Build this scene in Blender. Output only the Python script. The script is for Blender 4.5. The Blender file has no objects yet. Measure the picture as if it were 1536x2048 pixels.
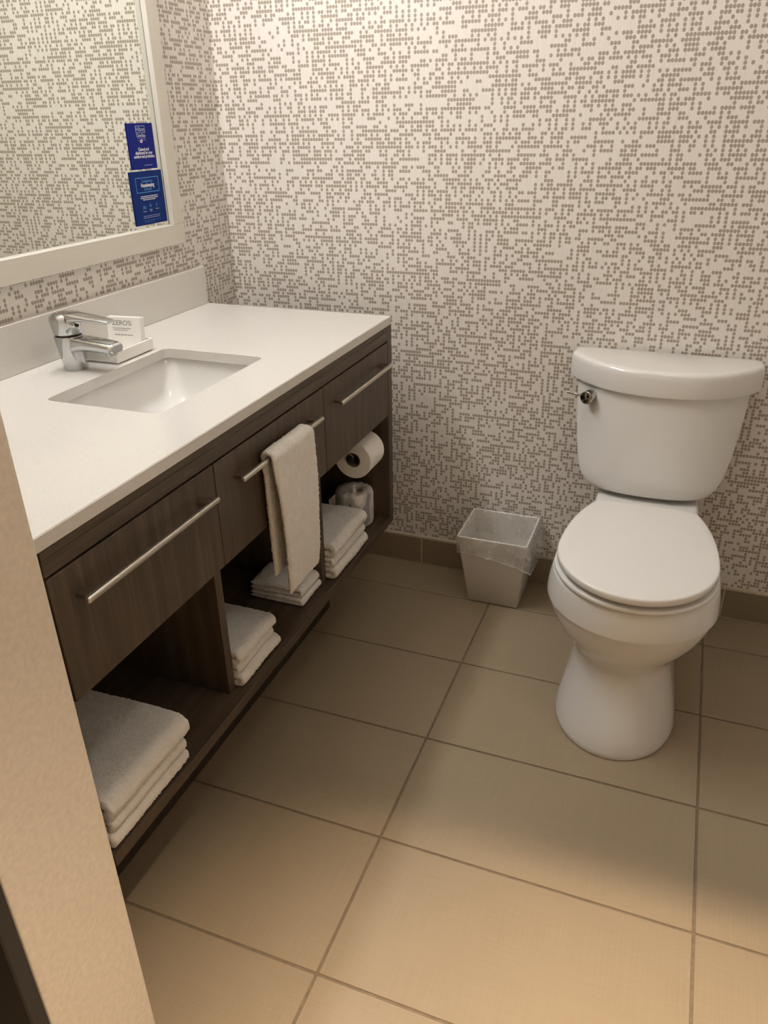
import bpy, bmesh, math, random
from mathutils import Vector, Matrix, noise
import numpy as np

random.seed(7)
scn = bpy.context.scene
COL = scn.collection
PI = math.pi

# ------------------------------------------------------------------ camera
def make_camera():
    yaw, pitch, roll = (math.radians(a) for a in (-21.4209, -26.9833, -1.0151))
    fw = Vector((math.sin(yaw) * math.cos(pitch), math.cos(yaw) * math.cos(pitch), math.sin(pitch)))
    rt = Vector((math.cos(yaw), -math.sin(yaw), 0))
    up = rt.cross(fw)
    r2 = rt * math.cos(roll) + up * math.sin(roll)
    u2 = -rt * math.sin(roll) + up * math.cos(roll)
    cd = bpy.data.cameras.new('camera')
    cd.sensor_fit = 'VERTICAL'
    cd.sensor_height = 36.0
    cd.sensor_width = 27.0
    cd.lens = 1552.43 / 2048 * 36.0
    cd.clip_start = 0.02
    ob = bpy.data.objects.new('camera', cd)
    m = Matrix((r2, u2, -fw)).transposed().to_4x4()
    m.translation = (1.3087, -2.1176, 1.3233)
    ob.matrix_world = m
    COL.objects.link(ob)
    scn.camera = ob
make_camera()

# ------------------------------------------------------------------ world, exposure
w = bpy.data.worlds.new('world')
scn.world = w
w.use_nodes = True
w.node_tree.nodes['Background'].inputs[0].default_value = (1.0, 0.86, 0.7, 1)
w.node_tree.nodes['Background'].inputs[1].default_value = 0.02
scn.view_settings.view_transform = 'Standard'
scn.view_settings.look = 'None'
scn.view_settings.gamma = 1.0
scn.view_settings.use_curve_mapping = False
scn.view_settings.exposure = 1.32
VANITY_W = 24.0          # emission strength of the bar above the mirror
HALL_W = 215.0            # hallway downlight, watts
CEIL_FILL_W = 3.9             # emission strength of the added ceiling fill light
scn.cycles.max_bounces = 10
scn.cycles.diffuse_bounces = 5
scn.cycles.glossy_bounces = 6
scn.cycles.transparent_max_bounces = 16
scn.cycles.caustics_reflective = False
scn.cycles.caustics_refractive = False
scn.cycles.sample_clamp_indirect = 4.0

# ------------------------------------------------------------------ node helpers
def new_mat(name):
    m = bpy.data.materials.new(name)
    m.use_nodes = True
    nt = m.node_tree
    return m, nt, nt.nodes['Principled BSDF']

def N(nt, kind, **kw):
    n = nt.nodes.new(kind)
    for k, v in kw.items():
        setattr(n, k, v)
    return n

def L(nt, a, b):
    nt.links.new(a, b)

def M2(nt, op, a, b=None, c=None):
    n = N(nt, 'ShaderNodeMath', operation=op)
    for i, v in enumerate((a, b, c)):
        if v is None:
            continue
        if isinstance(v, (int, float)):
            n.inputs[i].default_value = v
        else:
            L(nt, v, n.inputs[i])
    return n.outputs[0]

def coords(nt, scale=(1, 1, 1)):
    tc = N(nt, 'ShaderNodeTexCoord')
    mp = N(nt, 'ShaderNodeMapping')
    mp.inputs['Scale'].default_value = scale
    L(nt, tc.outputs['Object'], mp.inputs['Vector'])
    return mp.outputs[0]

def noise_tex(nt, vec, scale, detail=3.0, rough=0.5):
    n = N(nt, 'ShaderNodeTexNoise')
    n.inputs['Scale'].default_value = scale
    n.inputs['Detail'].default_value = detail
    n.inputs['Roughness'].default_value = rough
    L(nt, vec, n.inputs['Vector'])
    return n.outputs['Fac']

def ramp(nt, fac, stops):
    r = N(nt, 'ShaderNodeValToRGB')
    el = r.color_ramp.elements
    while len(el) < len(stops):
        el.new(0.5)
    for e, (p, c) in zip(el, stops):
        e.position = p
        e.color = (*c, 1)
    L(nt, fac, r.inputs[0])
    return r.outputs[0]

def bump(nt, bsdf, height, strength=0.2, dist=0.001):
    b = N(nt, 'ShaderNodeBump')
    b.inputs['Strength'].default_value = strength
    b.inputs['Distance'].default_value = dist
    L(nt, height, b.inputs['Height'])
    L(nt, b.outputs[0], bsdf.inputs['Normal'])

def plain(name, col, rough=0.5, metal=0.0, spec=0.5, mott=0.0, mscale=30, bmp=0.0, bscale=400, coat=0.0):
    m, nt, b = new_mat(name)
    b.inputs['Roughness'].default_value = rough
    b.inputs['Metallic'].default_value = metal
    b.inputs['Specular IOR Level'].default_value = spec
    b.inputs['Coat Weight'].default_value = coat
    b.inputs['Coat Roughness'].default_value = 0.05
    v = coords(nt)
    f = noise_tex(nt, v, mscale, 4)
    lo = tuple(c * (1 - mott) for c in col)
    hi = tuple(min(1, c * (1 + mott)) for c in col)
    L(nt, ramp(nt, f, [(0.3, lo), (0.7, hi)]), b.inputs['Base Color'])
    if bmp:
        bump(nt, b, noise_tex(nt, v, bscale, 3), bmp, 0.001)
    return m

def wallpaper(name, axis):
    """dotted vinyl: dots on an 8 x 9.7 mm grid, switched on in short horizontal and vertical runs"""
    m, nt, b = new_mat(name)
    tc = N(nt, 'ShaderNodeTexCoord')
    sp = N(nt, 'ShaderNodeSeparateXYZ')
    L(nt, tc.outputs['Object'], sp.inputs[0])
    px, pz = 0.00805, 0.0097
    u0 = sp.outputs[0 if axis == 'x' else 1]
    u = M2(nt, 'DIVIDE', M2(nt, 'ADD', u0, 5.0), px)
    v = M2(nt, 'DIVIDE', M2(nt, 'ADD', sp.outputs[2], 5.0), pz)
    i, j = M2(nt, 'FLOOR', u), M2(nt, 'FLOOR', v)

    def wn(a, b_, seed):
        c = N(nt, 'ShaderNodeCombineXYZ')
        for k, s in enumerate((a, b_)):
            if isinstance(s, (int, float)):
                c.inputs[k].default_value = s
            else:
                L(nt, M2(nt, 'ADD', s, 0.5), c.inputs[k])
        c.inputs[2].default_value = seed + 0.37
        t = N(nt, 'ShaderNodeTexWhiteNoise', noise_dimensions='3D')
        L(nt, c.outputs[0], t.inputs['Vector'])
        return t.outputs['Value']

    def run(along, across, size, prob, seed):
        """one run of random length in every block of `size` cells"""
        off = M2(nt, 'FLOOR', M2(nt, 'MULTIPLY', wn(across, 0.0, seed), 97.0))
        a = M2(nt, 'ADD', along, off)
        blk = M2(nt, 'FLOOR', M2(nt, 'DIVIDE', a, float(size)))
        pos = M2(nt, 'SUBTRACT', a, M2(nt, 'MULTIPLY', blk, float(size)))
        ln = M2(nt, 'ADD', M2(nt, 'MULTIPLY', wn(blk, across, seed + 2), size - 1.5), 0.6)
        return M2(nt, 'MULTIPLY', M2(nt, 'LESS_THAN', wn(blk, across, seed + 1), prob), M2(nt, 'LESS_THAN', pos, ln))
    # rows and columns that carry runs alternate; the parity changes from patch to patch
    par = M2(nt, 'GREATER_THAN', wn(M2(nt, 'FLOOR', M2(nt, 'DIVIDE', i, 4.0)), M2(nt, 'FLOOR', M2(nt, 'DIVIDE', j, 5.0)), 3), 0.5)
    qar = M2(nt, 'GREATER_THAN', wn(M2(nt, 'FLOOR', M2(nt, 'DIVIDE', i, 5.0)), M2(nt, 'FLOOR', M2(nt, 'DIVIDE', j, 4.0)), 5), 0.5)
    hrow = M2(nt, 'LESS_THAN', M2(nt, 'MODULO', M2(nt, 'ADD', j, par), 2.0), 0.5)
    vcol = M2(nt, 'LESS_THAN', M2(nt, 'MODULO', M2(nt, 'ADD', i, qar), 2.0), 0.5)
    hon = run(i, j, 6, 0.82, 11)
    von = run(j, i, 4, 0.92, 31)
    on = M2(nt, 'MAXIMUM', M2(nt, 'MULTIPLY', hon, hrow), M2(nt, 'MULTIPLY', von, vcol))
    on = M2(nt, 'MAXIMUM', on, M2(nt, 'LESS_THAN', wn(i, j, 51), 0.125))
    fu = M2(nt, 'SUBTRACT', M2(nt, 'FRACT', u), 0.5)
    fv = M2(nt, 'SUBTRACT', M2(nt, 'FRACT', v), 0.5)
    # ellipse of 7.4 x 8.2 mm
    du = M2(nt, 'DIVIDE', fu, 0.485)
    dv = M2(nt, 'DIVIDE', fv, 0.465)
    d = M2(nt, 'SQRT', M2(nt, 'ADD', M2(nt, 'MULTIPLY', du, du), M2(nt, 'MULTIPLY', dv, dv)))
    dot = N(nt, 'ShaderNodeMapRange', interpolation_type='SMOOTHSTEP')
    L(nt, d, dot.inputs[0])
    dot.inputs[1].default_value = 0.88
    dot.inputs[2].default_value = 1.08
    dot.inputs[3].default_value = 1.0
    dot.inputs[4].default_value = 0.0
    fac = M2(nt, 'MULTIPLY', dot.outputs[0], on)
    # linen weave of the vinyl: fine vertical threads
    lin = noise_tex(nt, coords(nt, (1, 1, 0.02) if axis == 'x' else (1, 1, 0.02)), 520, 2)
    base = ramp(nt, lin, [(0.3, (0.695, 0.660, 0.615)), (0.7, (0.775, 0.740, 0.692))])
    dots = ramp(nt, lin, [(0.3, (0.325, 0.275, 0.225)), (0.7, (0.370, 0.318, 0.265))])
    mx = N(nt, 'ShaderNodeMix', data_type='RGBA')
    L(nt, fac, mx.inputs['Factor'])
    L(nt, base, mx.inputs['A'])
    L(nt, dots, mx.inputs['B'])
    col = mx.outputs['Result']
    if axis == 'x':      # the seam between two drops of paper
        s = M2(nt, 'ABSOLUTE', M2(nt, 'SUBTRACT', u0, 1.2205))
        seam = N(nt, 'ShaderNodeMapRange')
        L(nt, s, seam.inputs[0])
        seam.inputs[1].default_value = 0.0002
        seam.inputs[2].default_value = 0.0013
        seam.inputs[3].default_value = 0.30
        seam.inputs[4].default_value = 0.0
        m3 = N(nt, 'ShaderNodeMix', data_type='RGBA')
        L(nt, seam.outputs[0], m3.inputs['Factor'])
        L(nt, col, m3.inputs['A'])
        m3.inputs['B'].default_value = (0.3, 0.24, 0.2, 1)
        col = m3.outputs['Result']
    L(nt, col, b.inputs['Base Color'])
    b.inputs['Roughness'].default_value = 0.36
    b.inputs['Specular IOR Level'].default_value = 0.6
    bump(nt, b, lin, 0.12, 0.0006)
    return m

def wood(name, vertical=True, dark=1.0):
    m, nt, b = new_mat(name)
    sc = (9, 9, 0.55) if vertical else (9, 0.55, 9)
    v = coords(nt, sc)
    a = noise_tex(nt, v, 5.0, 5, 0.62)
    f = noise_tex(nt, coords(nt, (60, 60, 1.2) if vertical else (60, 1.2, 60)), 6.0, 3)
    mix = M2(nt, 'ADD', M2(nt, 'MULTIPLY', a, 0.65), M2(nt, 'MULTIPLY', f, 0.35))
    c = lambda *x: tuple(k * dark for k in x)
    L(nt, ramp(nt, mix, [(0.3, c(0.034, 0.024, 0.015)), (0.5, c(0.068, 0.047, 0.029)), (0.70, c(0.122, 0.085, 0.053))]),
      b.inputs['Base Color'])
    b.inputs['Roughness'].default_value = 0.45
    bump(nt, b, f, 0.08, 0.0006)
    return m

def tile_mat(name, k=1.0):
    m, nt, b = new_mat(name)
    w1 = noise_tex(nt, coords(nt, (1, 0.015, 1)), 420, 2)
    w2 = noise_tex(nt, coords(nt, (0.015, 1, 1)), 420, 2)
    big = noise_tex(nt, coords(nt), 3.0, 3)
    mix = M2(nt, 'ADD', M2(nt, 'MULTIPLY', M2(nt, 'ADD', w1, w2), 0.35), M2(nt, 'MULTIPLY', big, 0.3))
    L(nt, ramp(nt, mix, [(0.3, (0.262 * k, 0.205 * k, 0.134 * k)), (0.7, (0.322 * k, 0.253 * k, 0.168 * k))]), b.inputs['Base Color'])
    b.inputs['Roughness'].default_value = 0.42
    b.inputs['Specular IOR Level'].default_value = 0.35
    bump(nt, b, M2(nt, 'ADD', w1, w2), 0.06, 0.0005)
    return m

def terry(name, col):
    m, nt, b = new_mat(name)
    v = coords(nt)
    f = noise_tex(nt, v, 330, 3, 0.75)
    g = noise_tex(nt, v, 60, 3)
    mix = M2(nt, 'ADD', M2(nt, 'MULTIPLY', f, 0.6), M2(nt, 'MULTIPLY', g, 0.4))
    L(nt, ramp(nt, mix, [(0.3, tuple(c * 0.84 for c in col)), (0.65, col)]), b.inputs['Base Color'])
    b.inputs['Roughness'].default_value = 0.95
    b.inputs['Specular IOR Level'].default_value = 0.1
    b.inputs['Sheen Weight'].default_value = 0.25
    b.inputs['Sheen Roughness'].default_value = 0.6
    bump(nt, b, f, 0.9, 0.004)
    return m

def quartz(name):
    m, nt, b = new_mat(name)
    v = coords(nt)
    f = noise_tex(nt, v, 700, 2, 0.6)
    vo = N(nt, 'ShaderNodeTexVoronoi')
    vo.inputs['Scale'].default_value = 420
    L(nt, v, vo.inputs['Vector'])
    mix = M2(nt, 'ADD', M2(nt, 'MULTIPLY', f, 0.6), M2(nt, 'MULTIPLY', vo.outputs['Distance'], 0.5))
    L(nt, ramp(nt, mix, [(0.25, (0.545, 0.525, 0.49)), (0.6, (0.635, 0.615, 0.58))]), b.inputs['Base Color'])
    b.inputs['Roughness'].default_value = 0.13
    b.inputs['Specular IOR Level'].default_value = 0.5
    return m

def emitter(name, col, strength):
    m, nt, b = new_mat(name)
    b.inputs['Base Color'].default_value = (0.9, 0.88, 0.84, 1)
    b.inputs['Emission Color'].default_value = (*col, 1)
    b.inputs['Emission Strength'].default_value = strength
    return m

def film(name, lo=0.22, hi=0.46):
    m, nt, b = new_mat(name)
    tr = N(nt, 'ShaderNodeBsdfTransparent')
    tr.inputs[0].default_value = (0.97, 0.97, 0.96, 1)
    gl = N(nt, 'ShaderNodeBsdfGlossy')
    gl.inputs['Roughness'].default_value = 0.08
    gl.inputs['Color'].default_value = (0.9, 0.9, 0.88, 1)
    df = N(nt, 'ShaderNodeBsdfDiffuse')
    df.inputs[0].default_value = (0.80, 0.79, 0.77, 1)
    a = N(nt, 'ShaderNodeMixShader')
    a.inputs[0].default_value = 0.16
    tl = N(nt, 'ShaderNodeBsdfTranslucent')
    tl.inputs[0].default_value = (0.18, 0.178, 0.172, 1)
    dt = N(nt, 'ShaderNodeAddShader')
    L(nt, df.outputs[0], dt.inputs[0])
    L(nt, tl.outputs[0], dt.inputs[1])
    L(nt, dt.outputs[0], a.inputs[1])
    L(nt, gl.outputs[0], a.inputs[2])
    c = N(nt, 'ShaderNodeMixShader')
    n = noise_tex(nt, coords(nt), 45, 4, 0.65)
    rd = noise_tex(nt, coords(nt, (1, 1, 0.55)), 26, 3, 0.6)
    ridge = M2(nt, 'ABSOLUTE', M2(nt, 'SUBTRACT', rd, 0.5))
    wr = N(nt, 'ShaderNodeMapRange', interpolation_type='SMOOTHSTEP')
    L(nt, ridge, wr.inputs[0])
    wr.inputs[1].default_value = 0.0
    wr.inputs[2].default_value = 0.030
    wr.inputs[3].default_value = hi
    wr.inputs[4].default_value = lo
    L(nt, wr.outputs[0], c.inputs[0])
    L(nt, tr.outputs[0], c.inputs[1])
    L(nt, a.outputs[0], c.inputs[2])
    L(nt, c.outputs[0], nt.nodes['Material Output'].inputs['Surface'])
    bp = N(nt, 'ShaderNodeBump')
    bp.inputs['Strength'].default_value = 0.9
    bp.inputs['Distance'].default_value = 0.004
    L(nt, n, bp.inputs['Height'])
    L(nt, bp.outputs[0], gl.inputs['Normal'])
    return m

MT = dict(
    paper_x=wallpaper('wallpaper_back', 'x'), paper_y=wallpaper('wallpaper_side', 'y'),
    paint=plain('ceiling_paint', (0.78, 0.75, 0.70), 0.8),
    drywall=plain('textured_wall_paint', (0.74, 0.665, 0.56), 0.55, mott=0.07, mscale=120, bmp=0.4, bscale=150),
    darkpaint=plain('dark_door_paint', (0.020, 0.0185, 0.019), 0.5),
    tile=tile_mat('porcelain_tile'), tile2=tile_mat('porcelain_tile_base', 0.86),
    grout=plain('grout', (0.185, 0.140, 0.090), 0.9, mott=0.15, mscale=80),
    grout2=plain('light_grout', (0.50, 0.43, 0.33), 0.9, mott=0.1, mscale=80),
    wood=wood('walnut_laminate'), woodh=wood('walnut_laminate_horizontal', False), wooddark=wood('walnut_laminate_shade_dark', True, 0.5),  # darker walnut copy: cubby shade put into the colour, dark plinth too
    quartz=quartz('white_quartz'),
    ceramic=plain('white_ceramic', (0.72, 0.71, 0.685), 0.09, spec=0.5, coat=0.3),
    plastic=plain('white_seat_plastic', (0.72, 0.71, 0.685), 0.22, spec=0.5),
    chrome=plain('chrome', (0.56, 0.57, 0.58), 0.07, metal=1.0),
    nickel=plain('brushed_nickel', (0.62, 0.57, 0.50), 0.32, metal=1.0, mott=0.05, mscale=200),
    nickeldark=plain('dark_nickel_post', (0.22, 0.17, 0.13), 0.35, metal=0.8),
    black=plain('black_rubber', (0.01, 0.01, 0.01), 0.5),
    mirror=plain('mirror_glass', (0.83, 0.86, 0.81), 0.0, metal=1.0),
    frame=plain('cream_frame_paint', (0.62, 0.585, 0.515), 0.5, mott=0.02, mscale=200),
    terry=terry('white_terry', (0.93, 0.89, 0.82)),
    paper=plain('toilet_paper', (0.85, 0.82, 0.77), 0.9, mott=0.03, mscale=90, bmp=0.15, bscale=250),
    core=plain('cardboard_core', (0.33, 0.25, 0.17), 0.8),
    bin=plain('bin_plastic', (0.72, 0.69, 0.645), 0.4, mott=0.02, mscale=120),
    film=film('clear_bin_liner'), hem=film('clear_bin_liner_hem', 0.55, 0.75),
    traymat=plain('white_tray_plastic', (0.84, 0.82, 0.78), 0.2),
    carton=plain('white_carton', (0.86, 0.84, 0.80), 0.35),
    ink=plain('grey_ink', (0.20, 0.19, 0.19), 0.6),
    blue=plain('blue_card', (0.006, 0.014, 0.185), 0.5, spec=0.12), blue2=plain('deep_blue_card', (0.003, 0.022, 0.150), 0.5, spec=0.12),
    whiteink=plain('white_ink', (0.80, 0.80, 0.86), 0.6), paleink=plain('pale_ink', (0.36, 0.40, 0.62), 0.6),
    cyanink=plain('light_blue_ink', (0.10, 0.34, 0.72), 0.6), dimink=plain('dim_blue_ink', (0.03, 0.11, 0.33), 0.6),
    redink=plain('red_ink', (0.45, 0.05, 0.10), 0.6),
    opal=emitter('opal_glass_lit', (1.0, 0.995, 0.985), VANITY_W),
    fill_glass=emitter('ceiling_fill_glass', (1.0, 0.96, 0.915), CEIL_FILL_W),
    lens=emitter('downlight_lens', (1.0, 0.78, 0.52), 20.0),
)

def wrap_mat():
    m, nt, b = new_mat('printed_paper_wrap')
    v = coords(nt, (1, 1, 0.6))
    f = noise_tex(nt, v, 17, 1.5)
    L(nt, ramp(nt, f, [(0.40, (0.80, 0.76, 0.69)), (0.48, (0.78, 0.74, 0.67)), (0.495, (0.58, 0.55, 0.50)), (0.58, (0.56, 0.53, 0.49)),
                       (0.60, (0.27, 0.28, 0.31))]), b.inputs['Base Color'])
    b.inputs['Roughness'].default_value = 0.35
    bump(nt, b, noise_tex(nt, coords(nt), 60, 3), 0.3, 0.003)
    return m
MT['wrap'] = wrap_mat()

# ------------------------------------------------------------------ object helpers
def wloc(o):
    p = Vector((0, 0, 0))
    while o:
        p += o.location
        o = o.parent
    return p

def link_mesh(name, me, mat, parent=None, origin=None):
    """mesh given in world coordinates; its origin goes to the parent's, or to `origin`"""
    o = bpy.data.objects.new(name, me)
    COL.objects.link(o)
    if mat is not None:
        me.materials.append(mat)
    if parent is not None:
        o.parent = parent
        me.transform(Matrix.Translation(-wloc(parent)))
    elif origin is not None:
        me.transform(Matrix.Translation(-Vector(origin)))
        o.location = origin
    return o

def pydata(name, verts, faces, mat, parent=None, origin=None, smooth=True, sharp=40):
    me = bpy.data.meshes.new(name)
    me.from_pydata([tuple(v) for v in verts], [], faces)
    bm = bmesh.new()
    bm.from_mesh(me)
    bmesh.ops.recalc_face_normals(bm, faces=bm.faces)
    bm.to_mesh(me)
    bm.free()
    if smooth:
        me.shade_smooth()
        if sharp:
            me.set_sharp_from_angle(angle=math.radians(sharp))
    return link_mesh(name, me, mat, parent, origin)

def bm_box(bm, x0, x1, y0, y1, z0, z1, bev=0.0, seg=1):
    r = bmesh.ops.create_cube(bm, size=1)
    vs = r['verts']
    for v in vs:
        v.co = Vector(((x0 + x1) / 2 + v.co.x * (x1 - x0), (y0 + y1) / 2 + v.co.y * (y1 - y0), (z0 + z1) / 2 + v.co.z * (z1 - z0)))
    if bev:
        es = list({e for v in vs for e in v.link_edges})
        bmesh.ops.bevel(bm, geom=es, offset=bev, segments=seg, affect='EDGES', profile=0.5)

def finish(name, bm, mat, parent=None, origin=None, smooth=False):
    bmesh.ops.recalc_face_normals(bm, faces=bm.faces)
    me = bpy.data.meshes.new(name)
    bm.to_mesh(me)
    bm.free()
    if smooth:
        me.shade_smooth()
        me.set_sharp_from_angle(angle=math.radians(40))
    return link_mesh(name, me, mat, parent, origin)

def box(name, x0, x1, y0, y1, z0, z1, mat, parent=None, bev=0.0, origin=None, seg=1):
    bm = bmesh.new()
    bm_box(bm, x0, x1, y0, y1, z0, z1, bev, seg)
    return finish(name, bm, mat, parent, origin)

def loft(rings, cap0=True, cap1=True):
    n = len(rings[0])
    vs, fs = [], []
    for r in rings:
        vs += list(r)
    for k in range(len(rings) - 1):
        for i in range(n):
            a, b = k * n + i, k * n + (i + 1) % n
            fs.append((a, b, b + n, a + n))
    if cap0:
        fs.append(tuple(reversed(range(n))))
    if cap1:
        fs.append(tuple((len(rings) - 1) * n + i for i in range(n)))
    return vs, fs

def cyl(name, p0, p1, r0, r1, mat, parent=None, n=24, bev=0.0, origin=None):
    p0, p1 = Vector(p0), Vector(p1)
    ax = (p1 - p0).normalized()
    a = ax.orthogonal().normalized()
    b = ax.cross(a)
    rings = []
    steps = [(0, r0), (1, r1)]
    ln = (p1 - p0).length
    if bev:
        steps = [(0, r0 - bev), (bev * 0.3 / ln, r0 - bev * 0.3), (bev / ln, r0), (1 - bev / ln, r1), (1 - bev * 0.3 / ln, r1 - bev * 0.3), (1, r1 - bev)]
    for t, r in steps:
        c = p0.lerp(p1, t)
        rings.append([c + a * (r * math.cos(2 * PI * i / n)) + b * (r * math.sin(2 * PI * i / n)) for i in range(n)])
    vs, fs = loft(rings)
    return pydata(name, vs, fs, mat, parent, origin)

def thing(name, label, cat, loc, group=None):
    o = bpy.data.objects.new(name, None)
    o.empty_display_size = 0.05
    COL.objects.link(o)
    o.location = loc
    return tag(o, label, cat, group)

def tag(o, label, cat, group=None):
    o['label'] = label
    o['category'] = cat
    if group:
        o['group'] = group
    return o

def structure(o):
    o['kind'] = 'structure'
    return o

# ------------------------------------------------------------------ room shell
CEIL = 2.42
XR = 1.98          # right wall
YF, YH = -1.581, -1.735    # bathroom-side and hallway-side faces of the front wall
HEAD = 2.03
GX, GY, TW, TD, GR = 0.8805, -0.1653, 0.6077, 0.305, 0.0050

floor = structure(box('floor', -0.35, 2.4, -3.05, 0.1, -0.06, -0.0025, MT['grout'], origin=(0, 0, 0)))
xs = [0.0] + [GX + k * TW for k in range(-1, 2)] + [XR]
ys = [0.0] + [GY - k * TD for k in range(0, 9)]
for a in range(len(xs) - 1):
    for b in range(len(ys) - 1):
        x0, x1, y1, y0 = xs[a] + GR / 2, xs[a + 1] - GR / 2, ys[b] - GR / 2, ys[b + 1] + GR / 2
        if y1 < YF and x1 < 0.7:
            continue
        dz = random.uniform(-0.0003, 0.0003)
        bm = bmesh.new()
        bm_box(bm, x0, x1, y0, y1, -0.008, dz, 0.0010)
        t = finish('floor_tile', bm, MT['tile'], floor)

structure(box('wall_back', -0.1, XR + 0.1, 0.0, 0.1, -0.01, CEIL, MT['paper_x'], origin=(0, 0, 0)))
structure(box('wall_left', -0.1, 0.0, YF, 0.0, -0.01, CEIL, MT['paper_y'], origin=(0, 0, 0)))
structure(box('wall_right', XR, XR + 0.1, -3.05, 0.0, -0.01, 2.7, MT['paper_y'], origin=(0, 0, 0)))
bm = bmesh.new()
bm_box(bm, -0.1, 0.70, YH, YF, -0.01, CEIL, 0.003, 2)
bm_box(bm, 0.70, XR, YH, YF, HEAD, CEIL, 0.0)
structure(finish('wall_front', bm, MT['drywall'], origin=(0, 0, 0)))
structure(box('ceiling', -0.1, XR + 0.1, YF, 0.1, CEIL, CEIL + 0.08, MT['paint']))
structure(box('trim_1', 0.585, 0.699, YH - 0.022, YH, 0.0, HEAD + 0.08, MT['darkpaint'], bev=0.002))      # dark door casing on the hallway side
structure(box('wall_hall_left', -0.35, -0.30, -3.05, YH, -0.01, 2.7, MT['drywall']))
structure(box('wall_hall_front', -0.30, 0.70, YH + 0.001, YH + 0.03, CEIL, 2.7, MT['drywall']))
structure(box('wall_hall_header', 0.70, XR, YH + 0.001, YH + 0.03, CEIL, 2.7, MT['drywall']))
structure(box('wall_hall_back', -0.30, XR, -3.10, -3.05, -0.01, 2.7, MT['drywall']))
structure(box('ceiling_hall', -0.35, XR + 0.1, -3.10, YH + 0.03, 2.7, 2.76, MT['paint']))

base = structure(box('baseboard_back', 0.0, XR, -0.0085, 0.0, 0.0, 0.1005, MT['grout2'], origin=(0, 0, 0)))
bx = [0.0] + [0.612 + k * 0.3065 for k in range(-1, 5)] + [XR]
for a in range(len(bx) - 1):
    bm = bmesh.new()
    bm_box(bm, bx[a] + 0.0022, bx[a + 1] - 0.0022, -0.010, -0.001, 0.0035, 0.0960, 0.0010)
    finish('base_tile', bm, MT['tile2'], base)

# ------------------------------------------------------------------ lamps of the place, plus an added ceiling fill
def vanity_lamp():
    t = thing('vanity_light', 'long opal glass bar lamp on the wall above the mirror', 'lamp', (0.0, -0.85, 2.02))
    box('backplate', 0.0, 0.022, -1.22, -0.48, 2.03, 2.11, MT['nickel'], t, 0.004)
    bm = bmesh.new()
    bm_box(bm, 0.05, 0.115, -1.30, -0.40, 2.035, 2.105, 0.018, 4)
    finish('diffuser', bm, MT['opal'], t, smooth=True)
    for y in (-1.0, -0.7):
        box('arm', 0.0222, 0.055, y - 0.012, y + 0.012, 2.06, 2.08, MT['nickel'], t, 0.002)
vanity_lamp()

def ceiling_fill():  # unseen light, added to brighten the towels and vanity front
    t = thing('ceiling_fill_light', 'added round opal fill light on the bathroom ceiling', 'lamp', (1.42, -1.00, CEIL))
    cyl('rim', (1.42, -1.00, CEIL), (1.42, -1.00, CEIL - 0.03), 0.17, 0.17, MT['nickel'], t, 40)
    rings = []
    for k in range(7):
        a = k / 6 * PI / 2
        rings.append([Vector((1.42 + 0.16 * math.cos(a) * math.cos(2 * PI * i / 40) , -1.00 + 0.16 * math.cos(a) * math.sin(2 * PI * i / 40), CEIL - 0.03 - 0.04 * math.sin(a))) for i in range(40)] if k < 6 else
                     [Vector((1.42 + 0.005 * math.cos(2 * PI * i / 40), -1.00 + 0.005 * math.sin(2 * PI * i / 40), CEIL - 0.07)) for i in range(40)])
    vs, fs = loft(rings)
    pydata('diffuser', vs, fs, MT['fill_glass'], t)
ceiling_fill()

def hall_lamp():
    x, y, z = 1.58, -1.965, 2.70
    t = thing('downlight', 'small recessed warm downlight in the hallway ceiling', 'lamp', (x, y, z))
    n = 28
    rings = [[Vector((x + r * math.cos(2 * PI * i / n), y + r * math.sin(2 * PI * i / n), zz)) for i in range(n)]
             for r, zz in ((0.055, z), (0.055, z - 0.008), (0.048, z - 0.010), (0.034, z - 0.004), (0.034, z))]
    vs, fs = loft(rings, False, False)
    pydata('trim_ring', vs, fs, MT['paint'], t)
    cyl('lens', (x, y, z), (x, y, z - 0.003), 0.033, 0.033, MT['lens'], t, 24)
    ld = bpy.data.lights.new('lamp_bulb', 'SPOT')
    ld.energy = HALL_W
    ld.color = (1.0, 0.785, 0.575)
    ld.shadow_soft_size = 0.017
    ld.spot_size = math.radians(56)
    ld.spot_blend = 1.0
    lo = bpy.data.objects.new('lamp_bulb', ld)
    COL.objects.link(lo)
    lo.parent = t
    lo.location = (0, 0, -0.032)
hall_lamp()

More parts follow.
